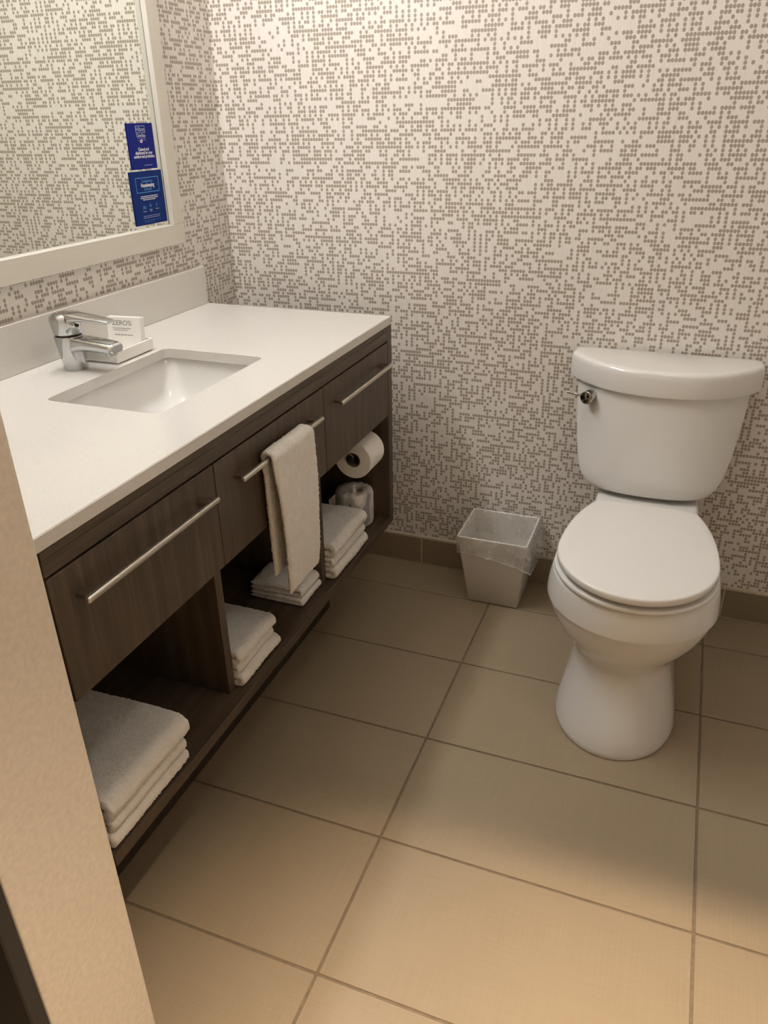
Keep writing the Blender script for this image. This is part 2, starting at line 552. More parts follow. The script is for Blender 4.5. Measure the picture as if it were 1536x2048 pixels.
# ------------------------------------------------------------------ vanity cabinet
VX = 0.577
def vanity():
    t = thing('vanity_cabinet', 'dark walnut vanity cabinet with three drawers above open cubbies', 'cabinet', (0.29, -0.84, 0.0))
    box('side_panel', 0.0, VX, -0.205, -0.176, 0.240, 0.832, MT['wood'], t, 0.0008)
    box('side_panel', 0.0, VX - 0.004, -1.500, -1.472, 0.240, 0.832, MT['wooddark'], t, 0.0008)
    box('shelf', 0.0, VX, -1.4715, -0.2055, 0.240, 0.264, MT['woodh'], t, 0.0008)
    box('back_panel', 0.0, 0.012, -1.4715, -0.2055, 0.2645, 0.83, MT['wooddark'], t)
    for y in (-1.051, -0.600):
        box('divider', 0.0125, 0.546, y - 0.011, y + 0.011, 0.2645, 0.575, MT['wood'], t, 0.0008)
    box('under_panel', 0.0125, 0.553, -1.4715, -0.2055, 0.5755, 0.587, MT['wooddark'], t)
    box('rail', 0.53, VX + 0.001, -1.4715, -0.2055, 0.8175, 0.832, MT['woodh'], t, 0.0006)
    box('rail', 0.53, VX, -1.4715, -0.2055, 0.7915, 0.8165, MT['woodh'], t, 0.0006)
    box('plinth', 0.04, 0.432, -1.50, -0.345, 0.0005, 0.2395, MT['wooddark'], t, 0.001)
    for (y0, y1, h0, h1) in ((-1.4695, -1.0665, -1.434, -1.096), (-1.0640, -0.6145, -1.013, -0.670), (-0.6120, -0.2080, -0.567, -0.242)):
        d = box('drawer', 0.557, VX, y0, y1, 0.582, 0.7868, MT['wood'], t, 0.0010)
        bm = bmesh.new()
        bm_box(bm, 0.595, 0.606, h0, h1, 0.7335, 0.7435, 0.0035, 3)
        h = finish('handle', bm, MT['nickel'], d, smooth=True)
        for yy in (h0 + 0.006, h1 - 0.030):
            bm = bmesh.new()
            bm_box(bm, VX - 0.001, 0.597, yy, yy + 0.024, 0.7345, 0.7425, 0.001)
            finish('handle_post', bm, MT['nickeldark'], d)
vanity()

# ------------------------------------------------------------------ countertop with sink cut-out
CZ0, CZ1 = 0.8325, 0.8540
SX0, SX1, SY0, SY1 = 0.1943, 0.4523, -1.0336, -0.6447

def rrect(x0, x1, y0, y1, r, n=6):
    pts = []
    for cx, cy, a0 in ((x1 - r, y1 - r, 0), (x0 + r, y1 - r, PI / 2), (x0 + r, y0 + r, PI), (x1 - r, y0 + r, 1.5 * PI)):
        for k in range(n + 1):
            a = a0 + PI / 2 * k / n
            pts.append((cx + r * math.cos(a), cy + r * math.sin(a)))
    return pts

def countertop():
    t = thing('countertop', 'white speckled quartz countertop with a rectangular sink cut-out', 'countertop', (0.29, -0.88, CZ0))
    inner = rrect(SX0, SX1, SY0, SY1, 0.016)
    n = len(inner)
    X0, X1, Y0, Y1 = 0.001, 0.580, -1.579, -0.186
    e = 0.0018
    def outer(off):
        x0, x1, y0, y1 = X0 + off, X1 - off, Y0 + off, Y1 - off
        m = n // 4
        out = []
        cs = [(x1, y1), (x0, y1), (x0, y0), (x1, y0)]
        # each inner corner block maps onto one outer corner point, repeated
        for c in cs:
            out += [c] * m
        return out
    bm = bmesh.new()
    def ringv(pts, z):
        return [bm.verts.new((p[0], p[1], z)) for p in pts]
    it, ib = ringv(inner, CZ1), ringv(inner, CZ0)
    cs = lambda off, z: [bm.verts.new((x, y, z)) for x, y in ((X1 - off, Y1 - off), (X0 + off, Y1 - off), (X0 + off, Y0 + off), (X1 - off, Y0 + off))]
    ot, oe, ob = cs(e, CZ1), cs(0, CZ1 - e), cs(0, CZ0)
    m = n // 4
    for i in range(n):
        j = (i + 1) % n
        bm.faces.new((it[i], it[j], ib[j], ib[i]))
    for ring_i, ring_o in ((it, ot), (ib, ob)):
        for c in range(4):
            for k in range(m - 1):
                bm.faces.new((ring_i[c * m + k], ring_i[c * m + k + 1], ring_o[c]))
            bm.faces.new((ring_i[c * m + m - 1], ring_i[((c + 1) * m) % n], ring_o[(c + 1) % 4], ring_o[c]))
    for a, b in ((ot, oe), (oe, ob)):
        for c in range(4):
            d = (c + 1) % 4
            bm.faces.new((a[c], a[d], b[d], b[c]))
    finish('slab', bm, MT['quartz'], t)
    box('backsplash', 0.001, 0.020, -1.579, -0.186, CZ1 + 0.0002, CZ1 + 0.1028, MT['quartz'], t, 0.0012)
countertop()

def sink():
    t = thing('sink', 'white rectangular undermount ceramic sink below the countertop', 'sink', ((SX0 + SX1) / 2, (SY0 + SY1) / 2, 0.70))
    rings = []
    o = 0.012
    secs = [(o, 0.030, CZ0 - 0.0008), (o - 0.002, 0.032, CZ0 - 0.004), (o - 0.008, 0.04, CZ0 - 0.03), (o - 0.018, 0.05, CZ0 - 0.075), (-0.022, 0.06, CZ0 - 0.105),
            (-0.04, 0.06, CZ0 - 0.122), (-0.065, 0.05, CZ0 - 0.130), (-0.095, 0.03, CZ0 - 0.133)]
    for off, r, z in secs:
        k = 1.0 if off > 0 else 1.55
        rings.append([Vector((x, y, z)) for x, y in rrect(SX0 - off, SX1 + off, SY0 - off * k, SY1 + off * k, r, 8)])
    # outer skin back up
    out = []
    for off, r, z in ((-0.09, 0.03, CZ0 - 0.145), (-0.05, 0.05, CZ0 - 0.140), (0.006, 0.05, CZ0 - 0.09), (0.030, 0.04, CZ0 - 0.012), (0.030, 0.04, CZ0 - 0.0008)):
        out.append([Vector((x, y, z)) for x, y in rrect(SX0 - off, SX1 + off, SY0 - off, SY1 + off, r, 8)])
    vs, fs = loft(list(reversed(out)) [::-1][::-1] + [], True, True)
    allr = rings[::-1]
    n = len(rings[0])
    seq = out[::-1]
    # one closed shell: basin floor -> basin lip -> outer lip -> underside
    full = rings[::-1] + out[::-1]
    vs, fs = loft(full, True, True)
    pydata('basin', vs, fs, MT['ceramic'], t, sharp=50)
    cx, cy = (SX0 + SX1) / 2, (SY0 + SY1) / 2
    cyl('drain', (cx, cy, CZ0 - 0.1328), (cx, cy, CZ0 - 0.128), 0.026, 0.022, MT['chrome'], t, 24)
sink()

# ------------------------------------------------------------------ faucet
def faucet():
    cx, cy, z0 = 0.106, -0.842, CZ1 + 0.0003
    t = thing('faucet', 'chrome single-lever faucet behind the sink', 'faucet', (cx, cy, z0))
    n = 32
    def circ(x, z, r, ry=None):
        return [Vector((x + r * math.cos(2 * PI * i / n), cy + (ry or r) * math.sin(2 * PI * i / n), z)) for i in range(n)]
    rings = [circ(cx + 0.002, z0, 0.0245), circ(cx + 0.002, z0 + 0.002, 0.0255), circ(cx + 0.001, z0 + 0.02, 0.0262), circ(cx - 0.001, z0 + 0.045, 0.0280),
             circ(cx - 0.003, z0 + 0.068, 0.0300), circ(cx - 0.003, z0 + 0.0715, 0.0296), circ(cx - 0.003, z0 + 0.0725, 0.027)]
    vs, fs = loft(rings)
    pydata('body', vs, fs, MT['chrome'], t)
    # spout: rounded rectangle sections swept along +x
    def sec(x, w, zb, zt, r):
        return [Vector((x, cy + p, q)) for p, q in rrect(-w, w, zb, zt, r, 4)]
    rings = []
    for x, w, zb, zt in ((cx - 0.012, 0.022, z0 + 0.030, z0 + 0.070), (cx + 0.015, 0.0225, z0 + 0.036, z0 + 0.0705), (cx + 0.030, 0.0225, z0 + 0.042, z0 + 0.070),
                         (cx + 0.055, 0.022, z0 + 0.044, z0 + 0.0685), (cx + 0.085, 0.0215, z0 + 0.043, z0 + 0.0665), (cx + 0.108, 0.0205, z0 + 0.041, z0 + 0.0640),
                         (cx + 0.116, 0.0190, z0 + 0.0415, z0 + 0.0620), (cx + 0.119, 0.0165, z0 + 0.044, z0 + 0.0590)):
        rings.append(sec(x, w, zb, zt, min(0.0095, (zt - zb) / 2 - 0.001)))
    vs, fs = loft(rings)
    pydata('spout', vs, fs, MT['chrome'], t)
    cyl('aerator', (cx + 0.101, cy, z0 + 0.043), (cx + 0.104, cy, z0 + 0.0345), 0.0125, 0.0115, MT['chrome'], t, 24, 0.001)
    cyl('collar', (cx - 0.003, cy, z0 + 0.0722), (cx - 0.003, cy, z0 + 0.0755), 0.0262, 0.0262, MT['black'], t, 28)
    # lever cap and lever in one casting
    rings = [circ(cx - 0.003, z0 + 0.0757, 0.0285), circ(cx - 0.003, z0 + 0.078, 0.0295), circ(cx - 0.004, z0 + 0.092, 0.0305), circ(cx - 0.005, z0 + 0.104, 0.0315),
             circ(cx - 0.004, z0 + 0.112, 0.0300), circ(cx - 0.002, z0 + 0.117, 0.024), circ(cx, z0 + 0.119, 0.014)]
    vs, fs = loft(rings)
    lv = pydata('lever', vs, fs, MT['chrome'], t)
    rings = []
    for x, w, zb, zt in ((cx - 0.020, 0.020, z0 + 0.106, z0 + 0.1165), (cx + 0.010, 0.0215, z0 + 0.104, z0 + 0.1195), (cx + 0.030, 0.0200, z0 + 0.1035, z0 + 0.1185),
                         (cx + 0.055, 0.0180, z0 + 0.1050, z0 + 0.1150), (cx + 0.085, 0.0165, z0 + 0.1045, z0 + 0.1120), (cx + 0.108, 0.0150, z0 + 0.1035, z0 + 0.1095),
                         (cx + 0.114, 0.0120, z0 + 0.1045, z0 + 0.1085)):
        rings.append(sec(x, w, zb, zt, min(0.0055, (zt - zb) / 2 - 0.0005)))
    vs, fs = loft(rings)
    pydata('lever_blade', vs, fs, MT['chrome'], lv)
    cyl('index_dot', (cx + 0.0265, cy - 0.003, z0 + 0.094), (cx + 0.0295, cy - 0.0035, z0 + 0.094), 0.0035, 0.0035, MT['black'], lv, 14)
faucet()

# ------------------------------------------------------------------ soap tray and packet
def text_obj(name, body, size, mat, parent, place, align='CENTER', bold=0.0, xs=1.0):
    """flat printed lettering turned into a mesh; `place` maps (u, v) of the face to the world"""
    cu = bpy.data.curves.new('lettering', 'FONT')
    cu.body = body
    cu.size = size
    cu.align_x = align
    cu.align_y = 'CENTER'
    cu.offset = bold
    cu.resolution_u = 3
    o = bpy.data.objects.new('lettering', cu)
    COL.objects.link(o)
    dg = bpy.context.evaluated_depsgraph_get()
    me = bpy.data.meshes.new_from_object(o.evaluated_get(dg))
    bpy.data.objects.remove(o)
    bpy.data.curves.remove(cu)
    for v in me.vertices:
        v.co = place(v.co.x * xs, v.co.y)
    me.materials.clear()
    return link_mesh(name, me, mat, parent)

def strips(name, rects, mat, parent, place):
    """thin printed bars: rects of (u0, u1, v0, v1)"""
    vs, fs = [], []
    for u0, u1, v0, v1 in rects:
        k = len(vs)
        vs += [place(u0, v0), place(u1, v0), place(u1, v1), place(u0, v1)]
        fs.append((k, k + 1, k + 2, k + 3))
    return pydata(name, vs, fs, mat, parent, smooth=False)

def words(u0, u1, v, h, rnd, lo=0.004, hi=0.010, gap=0.0014):
    out, u = [], u0
    while u < u1 - 0.001:
        e = min(u1, u + rnd.uniform(lo, hi))
        out.append((u, e, v - h / 2, v + h / 2))
        u = e + gap
    return out

def tray():
    z = CZ1 + 0.0004
    x0, x1, y0, y1 = 0.080, 0.178, -0.793, -0.664
    t = thing('soap_tray', 'small square white tray beside the faucet', 'tray', ((x0 + x1) / 2, (y0 + y1) / 2, z))
    bm = bmesh.new()
    bm_box(bm, x0 + 0.006, x1 - 0.006, y0 + 0.006, y1 - 0.006, z, z + 0.004)
    finish('foot', bm, MT['traymat'], t)
    rings = []
    for o, zz in ((0, 0.003), (0, 0.026), (0.0008, 0.0268), (0.0042, 0.0268), (0.005, 0.026), (0.006, 0.009)):
        rings.append([Vector((x, y, z + zz)) for x, y in rrect(x0 + o, x1 - o, y0 + o, y1 - o, 0.0025, 3)])
    vs, fs = loft(rings)
    pydata('dish', vs, fs, MT['traymat'], t, sharp=30)
    # packet standing in the tray, turned a little to the room
    bz = z + 0.0095
    c = Vector((0.128, -0.700, bz))
    ang = math.radians(6)
    ux, uy = Vector((math.cos(ang), math.sin(ang), 0)), Vector((0, 0.10, 0.995)).normalized()
    nn = ux.cross(uy)
    p = thing('soap_packet', 'white soap carton standing upright in the tray', 'soap', c)
    W, H, D = 0.084, 0.068, 0.017
    vs = []
    for d in (0, -D):
        for u, v in ((-W / 2, 0), (W / 2, 0), (W / 2, H), (-W / 2, H)):
            vs.append(c + ux * u + uy * v + nn * d)
    fs = [(0, 1, 2, 3), (7, 6, 5, 4), (0, 4, 5, 1), (1, 5, 6, 2), (2, 6, 7, 3), (3, 7, 4, 0)]
    pydata('carton', vs, fs, MT['carton'], p, smooth=False)
    place = lambda u, v: c + ux * u + uy * v + nn * 0.0004
    text_obj('lettering', 'ZERO%', 0.0155, MT['ink'], p, lambda u, v: place(u - 0.004, v + 0.0545), 'CENTER')
    rnd = random.Random(3)
    strips('fine_print', [(-0.029, 0.018, 0.0425, 0.0436), (-0.027, 0.010, 0.0385, 0.0396)] + words(-0.024, 0.022, 0.0285, 0.0016, rnd), MT['ink'], p, place)
tray()

# ------------------------------------------------------------------ mirror with cards
MY1, MY0, MZ0, MZ1 = -0.262, -1.425, 1.031, 1.945
def mirror():
    t = thing('wall_mirror', 'large cream framed mirror above the sink', 'mirror', (0.0, (MY0 + MY1) / 2, MZ0))
    f = 0.0445
    box('glass', 0.001, 0.0075, MY0 + 0.02, MY1 - 0.02, MZ0 + 0.02, MZ1 - 0.02, MT['mirror'], t)
    for nm, a in (('frame_rail', (MY0, MY1, MZ0, MZ0 + f + 0.005)), ('frame_rail', (MY0, MY1, MZ1 - f, MZ1)), ('frame_stile', (MY0, MY0 + f, MZ0 + f + 0.0052, MZ1 - f - 0.0002)),
                  ('frame_stile', (MY1 - f, MY1, MZ0 + f + 0.0052, MZ1 - f - 0.0002))):
        box(nm, 0.0078, 0.0225, *a, MT['frame'], t, 0.0008)
    box('backing', 0.0002, 0.0009, MY0 + 0.01, MY1 - 0.01, MZ0 + 0.01, MZ1 - 0.01, MT['frame'], t)
mirror()

def card(y0, y1, z0, z1, mat, label, tilt=0.0):
    x0, x1 = 0.0077, 0.0100
    t = thing('sign_card', label, 'sign', (x0, (y0 + y1) / 2, z0))
    box('card', x0, x1, y0, y1, z0, z1, mat, t, 0.0004)
    W, H = y1 - y0, z1 - z0
    # u: 0..1 from the left, v: 0..1 from the top
    place = lambda u, v: Vector((x1 + 0.0003, y0 + u * W, z1 - v * H))
    return t, place, W, H

def cards():
    t, pl, W, H = card(-0.427, -0.3265, 1.2175, 1.3190, MT['blue'], 'upper blue card on the mirror with a white boxed word')
    P = lambda cu, cv: (lambda u, v: pl(cu + u / W, cv - v / H))
    text_obj('lettering', 'Hilton', 0.0135, MT['paleink'], t, P(0.5, 0.135), bold=0.0002)
    rs = lambda a, b, v, h: (a, b, v - h / 2, v + h / 2)
    strips('logo_box', [rs(0.32, 0.68, 0.060, 0.012), rs(0.32, 0.68, 0.205, 0.012), (0.32, 0.333, 0.06, 0.205), (0.667, 0.68, 0.06, 0.205)], MT['paleink'], t, pl)
    text_obj('lettering', 'CleanStay', 0.0105, MT['whiteink'], t, P(0.5, 0.265), xs=0.85)
    strips('rule', [rs(0.34, 0.66, 0.325, 0.007), rs(0.36, 0.42, 0.375, 0.008), rs(0.56, 0.68, 0.365, 0.008)], MT['paleink'], t, pl)
    n = 16
    ell = lambda a, b, cu, cv: [pl(cu + a * math.cos(2 * PI * i / n) + 0.35 * b * math.sin(2 * PI * i / n), cv - b * math.sin(2 * PI * i / n)) for i in range(n)]
    pydata('emblem', ell(0.05, 0.040, 0.49, 0.385), [tuple(range(n))], MT['whiteink'], t, smooth=False)
    pydata('emblem_centre', [v + Vector((0.0003, 0, 0)) for v in ell(0.020, 0.022, 0.49, 0.385)], [tuple(range(n))], MT['redink'], t, smooth=False)
    for k, s in enumerate(('Cleaned and', 'disinfected for your', 'comfort and protection.')):
        text_obj('lettering', s, 0.0098, MT['whiteink'], t, P(0.53, 0.565 + 0.078 * k), bold=0.00022, xs=0.86)
    rnd = random.Random(5)
    strips('fine_print', [r for r in words(0.48, 0.80, 0.915, 0.013, rnd, 0.05, 0.10, 0.012)], MT['paleink'], t, pl)

    t, pl, W, H = card(-0.442, -0.3145, 1.0905, 1.2135, MT['blue2'], 'lower blue card on the mirror with a light blue box')
    P2 = lambda cu, cv: (lambda u, v: pl(cu + u / W, cv - v / H))
    a, b, c, d, h = 0.14, 0.86, 0.115, 0.395, 0.010
    strips('box_outline', [(a, b, c, c + h), (a, b, d - h, d), (a, a + h, c, d), (b - h, b, c, d)], MT['cyanink'], t, pl)
    text_obj('lettering', 'Complimentary', 0.0088, MT['cyanink'], t, P2(0.50, 0.185), xs=0.78)
    text_obj('lettering', 'Housekeeping', 0.0128, MT['whiteink'], t, P2(0.50, 0.262), bold=0.0003, xs=0.72)
    text_obj('lettering', 'By Request', 0.0085, MT['cyanink'], t, P2(0.50, 0.335), xs=0.78)
    rows = []
    for k, (u0, u1) in enumerate(((0.24, 0.78), (0.23, 0.78), (0.30, 0.70))):
        rows += words(u0, u1, 0.465 + 0.032 * k, 0.014, rnd, 0.04, 0.09, 0.012)
    strips('body_print', rows, MT['whiteink'], t, pl)
    caps = words(0.26, 0.36, 0.745, 0.014, rnd, 0.04, 0.09, 0.01) + words(0.46, 0.55, 0.722, 0.013, rnd, 0.04, 0.09, 0.01) + words(0.47, 0.54, 0.750, 0.013, rnd, 0.04, 0.09, 0.01) + words(0.66, 0.77, 0.722, 0.014, rnd, 0.04, 0.09, 0.01)
    strips('icon_captions', caps, MT['paleink'], t, pl)
    ring = lambda cu, cv, r: [pl(cu + r * math.cos(2 * PI * i / 12), cv + r * math.sin(2 * PI * i / 12)) for i in range(12)]
    pydata('icon', [pl(0.27, 0.64), pl(0.35, 0.64), pl(0.37, 0.70), pl(0.25, 0.70)], [(0, 1, 2, 3)], MT['dimink'], t, smooth=False)
    pydata('icon', ring(0.505, 0.645, 0.035), [tuple(range(12))], MT['dimink'], t, smooth=False)
    pydata('icon', [pl(0.705, 0.60), pl(0.73, 0.64), pl(0.715, 0.69), pl(0.695, 0.69), pl(0.68, 0.64)], [(0, 1, 2, 3, 4)], MT['dimink'], t, smooth=False)
    strips('small_print', words(0.24, 0.78, 0.835, 0.010, rnd, 0.05, 0.1, 0.012) + words(0.24, 0.76, 0.868, 0.010, rnd, 0.05, 0.1, 0.012), MT['paleink'], t, pl)
    strips('faint_print', words(0.25, 0.77, 0.920, 0.009, rnd, 0.05, 0.1, 0.012) + words(0.25, 0.60, 0.945, 0.009, rnd, 0.05, 0.1, 0.012), MT['dimink'], t, pl)
cards()

# ------------------------------------------------------------------ towels
def ribbon(name, centre, half, ys_fn, ny, mat, parent=None, origin=None, fuzz=0.0017, sag=0.003, seed=0, tail=0.006, zmin=None, zmax=None):
    """a thick cloth ribbon: centre line in x-z, extruded along y with soft ends"""
    c = np.array(centre, float)
    nu = len(c)
    tg = np.gradient(c, axis=0)
    tg /= np.linalg.norm(tg, axis=1)[:, None] + 1e-9
    nr = np.stack([-tg[:, 1], tg[:, 0]], 1)
    hw = np.full(nu, half) if np.isscalar(half) else np.array(half, float)
    k = 4
    for q in range(k):                        # soft ends of the ribbon itself
        f = math.sin((q + 0.35) / k * PI / 2)
        hw[q] *= f
        hw[-1 - q] *= f
    # closed profile: one side out, the other back
    rings = []
    ends = []
    m = 5
    ts = np.linspace(0, 1, ny)
    extra = [(0.0, 0.12), (0.15, 0.50), (0.4, 0.80), (0.7, 0.95)]
    samples = [(0, f, s) for f, s in extra] + [(1, t, 1.0) for t in ts] + [(2, f, s) for f, s in reversed(extra)]
    vs = []
    P = 2 * nu
    for kind, f, s in samples:
        for side in (1, -1):
            order = range(nu) if side == 1 else range(nu - 1, -1, -1)
            for i in order:
                u = i / (nu - 1)
                y0, y1 = ys_fn(u)
                if kind == 0:
                    y = y0 + f * tail
                elif kind == 2:
                    y = y1 - f * tail
                else:
                    y = y0 + tail + f * (y1 - y0 - 2 * tail)
                p = c[i] + nr[i] * hw[i] * s * side
                vs.append((p[0], y, p[1]))
    nrings = len(samples)
    fs = []
    for r in range(nrings - 1):
        for i in range(P):
            a, b = r * P + i, r * P + (i + 1) % P
            fs.append((a, b, b + P, a + P))
    for r in (0, nrings - 1):                 # end caps as a strip between the two sides
        for i in range(nu - 1):
            a, b = r * P + i, r * P + i + 1
            cc, d = r * P + P - 2 - i, r * P + P - 1 - i
            fs.append((a, b, cc, d))
    me = bpy.data.meshes.new(name)
    me.from_pydata(vs, [], fs)
    bm = bmesh.new()
    bm.from_mesh(me)
    bmesh.ops.recalc_face_normals(bm, faces=bm.faces)
    bm.normal_update()
    off = Vector((seed * 3.7, seed * 1.9, seed * 5.3))
    for v in bm.verts:
        p = v.co
        a = noise.noise((p + off) * 14.0) * sag
        b = noise.noise((p + off) * 330.0) * fuzz + noise.noise((p + off) * 150.0) * fuzz * 0.7
        v.co = p + v.normal * (a + b)
        if zmin is not None and v.co.z < zmin:
            v.co.z = zmin
        if zmax is not None and v.co.z > zmax:
            v.co.z = zmax
    bm.to_mesh(me)
    bm.free()
    me.shade_smooth()
    return link_mesh(name, me, mat, parent, origin)

def fold_line(x0, x1, z0, thick, step, gap=0.0016, hollow=0.0, droop=0.0):
    """centre line of a towel folded once, the fold at the front (x1)"""
    h = thick / 4 - gap / 4                   # half thickness of one layer
    r = thick / 2 - h
    zc = z0 + thick / 2
    pts = []
    n = max(6, int((x1 - x0) / step))
    for i in range(n):
        t = i / n
        x = x0 + (x1 - thick / 2 - x0) * t
        pts.append((x, zc - r))
    m = max(7, int(PI * r / step * 1.6))
    for i in range(m + 1):
        a = -PI / 2 + PI * i / m
        pts.append((x1 - thick / 2 + (r + hollow) * math.cos(a), zc + r * math.sin(a)))
    for i in range(1, n + 1):
        t = 1 - i / n
        x = x0 + (x1 - thick / 2 - x0) * t
        pts.append((x, zc + r - droop * (1 - t) ** 2))
    return pts, h

def towel_stack(name, cat, group, items, x0, step, origin_y):
    z = 0.2648
    for k, (thick, x1, y0, y1, label, droop, tilt) in enumerate(items):
        pts, h = fold_line(x0, x1, z, thick, step, hollow=0.002, droop=droop)
        ns = int((y1 - y0) / step)
        sd = (hash(label) % 50) if False else len(label) + k * 7 + int(abs(y0) * 100)
        o = ribbon(name, pts, h, (lambda u, a=y0, b=y1: (a, b)), ns, MT['terry'], None, (0.5 * (x0 + x1), 0.5 * (y0 + y1), z), sag=0.0022, seed=sd, zmin=z, zmax=z + thick if k < len(items) - 1 else None)
        tag(o, label, cat, group)
        z += thick + 0.0003

# near stack: three bath towels, largest, in the left cubby
towel_stack('folded_bath_towel', 'towel', 'bath towels in the left cubby', [
    (0.031, 0.573, -1.462, -1.246, 'white bath towel at the bottom of the stack in the left cubby', 0.0, 0),
    (0.029, 0.572, -1.458, -1.249, 'white bath towel in the middle of the stack in the left cubby', 0.0, 0),
    (0.046, 0.579, -1.462, -1.240, 'thick white bath towel on top of the stack in the left cubby', 0.010, 0)], 0.20, 0.0034, -1.35)
towel_stack('folded_hand_towel', 'towel', 'hand towels against the left divider', [
    (0.032, 0.564, -1.036, -0.872, 'fluffy white towel at the bottom of the stack by the left divider', 0.0, 0),
    (0.024, 0.556, -1.036, -0.884, 'fluffy white towel in the middle of the stack by the left divider', 0.0, 0),
    (0.033, 0.563, -1.037, -0.880, 'fluffy white towel on top of the stack by the left divider', 0.003, 0)], 0.25, 0.0034, -0.95)
towel_stack('folded_washcloth', 'towel', 'washcloths under the hanging towel', [
    (0.018, 0.545, -0.722, -0.615, 'folded white washcloth at the bottom, under the hanging towel', 0.0, 0),
    (0.026, 0.542, -0.716, -0.617, 'folded white washcloth on top, under the hanging towel', 0.002, 0)], 0.400, 0.0030, -0.66)
towel_stack('folded_hand_towel', 'towel', 'hand towels in the right cubby', [
    (0.035, 0.574, -0.584, -0.368, 'white towel at the bottom of the stack in the right cubby', 0.0, 0),
    (0.027, 0.567, -0.584, -0.371, 'white towel in the middle of the stack in the right cubby', 0.0, 0),
    (0.040, 0.572, -0.584, -0.368, 'white towel on top of the stack, beside the wrapped paper roll', 0.006, 0)], 0.25, 0.0034, -0.47)

def hanging_towel():
    # inverted U over the middle bar (bar centre x 0.6005, z 0.7385)
    h = 0.0060
    pts = []
    xb, zb = 0.6005, 0.7385
    r = 0.0065 + h + 0.0005
    step = 0.0035
    xback, xfront = xb - r, xb + r
    zl_back, zl_front = 0.470, 0.432
    n = int((zb - zl_back) / step)
    for i in range(n):
        t = i / n
        z = zl_back + (zb - zl_back) * t
        pts.append((xback + 0.001, z))
    for i in range(15):
        a = PI - PI * i / 14
        pts.append((xb + r * math.cos(a), zb + r * math.sin(a)))
    n = int((zb - zl_front) / step)
    for i in range(1, n + 1):
        t = i / n
        pts.append((xfront + 0.006 * math.sin(PI * t) + 0.006 * t, zb - (zb - zl_front) * t))
    nu = len(pts)
    hw = [h * (1.0 + 0.12 * math.sin(7 * i / nu)) for i in range(nu)]
    ib = int((zb - zl_back) / step)
    def yr(u):
        i = u * (nu - 1)
        if i < ib:                             # back fall
            return (-0.908 - 0.008 * (i / ib), -0.770)
        if i < ib + 15:
            q = (i - ib) / 15
            return (-0.916 - 0.006 * q, -0.762 + 0.016 * q)
        q = (i - ib - 15) / (nu - 1 - ib - 15)
        return (-0.922 + 0.015 * q, -0.746 - 0.026 * q)
    o = ribbon('hanging_towel', pts, hw, yr, 52, MT['terry'], None, (0.6005, -0.85, 0.43), sag=0.0012, seed=4, tail=0.007)
    tag(o, 'white hand towel draped over the middle drawer handle', 'towel')
hanging_towel()

# ------------------------------------------------------------------ toilet paper
def paper_roll():
    cx, cz, y0, y1 = 0.522, 0.492, -0.337, -0.237
    t = thing('toilet_paper_roll', 'open white toilet paper roll hanging in the right cubby', 'toilet paper', (cx, (y0 + y1) / 2, cz - 0.053))
    n = 56
    def ring(r, y):
        return [Vector((cx + r * math.cos(2 * PI * i / n), y, cz + r * math.sin(2 * PI * i / n))) for i in range(n)]
    rings = [ring(0.0205, y0 + 0.002), ring(0.022, y0), ring(0.0515, y0), ring(0.0530, y0 + 0.0015), ring(0.0530, y1 - 0.0015), ring(0.0515, y1), ring(0.022, y1), ring(0.0205, y1 - 0.002)]
    vs, fs = loft(rings, False, False)
    m = len(rings)
    for i in range(n):
        fs.append(((m - 1) * n + i, (m - 1) * n + (i + 1) % n, (i + 1) % n, i))
    pydata('paper', vs, fs, MT['paper'], t)
    rings = [ring(0.0203, y0 + 0.001), ring(0.0203, y1 - 0.001), ring(0.0190, y1 - 0.001), ring(0.0190, y0 + 0.001)]
    vs, fs = loft(rings + [rings[0]], False, False)
    pydata('core', vs, fs, MT['core'], t)
    # loose sheet lying on the top of the roll
    vs, fs = [], []
    for k in range(9):
        a = math.radians(118 - k * 9)
        for y in (y0 + 0.003, y1 - 0.003):
            for r in (0.0534, 0.0540):
                vs.append(Vector((cx + r * math.cos(a), y, cz + r * math.sin(a))))
    for k in range(8):
        b = k * 4
        fs += [(b, b + 2, b + 6, b + 4), (b + 1, b + 5, b + 7, b + 3), (b, b + 4, b + 5, b + 1), (b + 2, b + 3, b + 7, b + 6)]
    fs += [(0, 1, 3, 2), (32, 34, 35, 33)]
    pydata('loose_sheet', vs, fs, MT['paper'], t)
    # holder: a post out of the side panel
    h = thing('paper_holder', 'chrome toilet paper holder post inside the right cubby', 'holder', (cx - 0.006, -0.2055, cz + 0.007))
    px, pz = cx - 0.004, cz + 0.0065
    cyl('rod', (px, -0.212, pz), (px, -0.346, pz), 0.0105, 0.0105, MT['chrome'], h, 24, 0.001)
    cyl('end_cap', (px, -0.3462, pz), (px, -0.350, pz), 0.0122, 0.0118, MT['black'], h, 24, 0.001)
    cyl('flange', (px, -0.2058, pz), (px, -0.213, pz), 0.024, 0.022, MT['chrome'], h, 28, 0.001)
paper_roll()

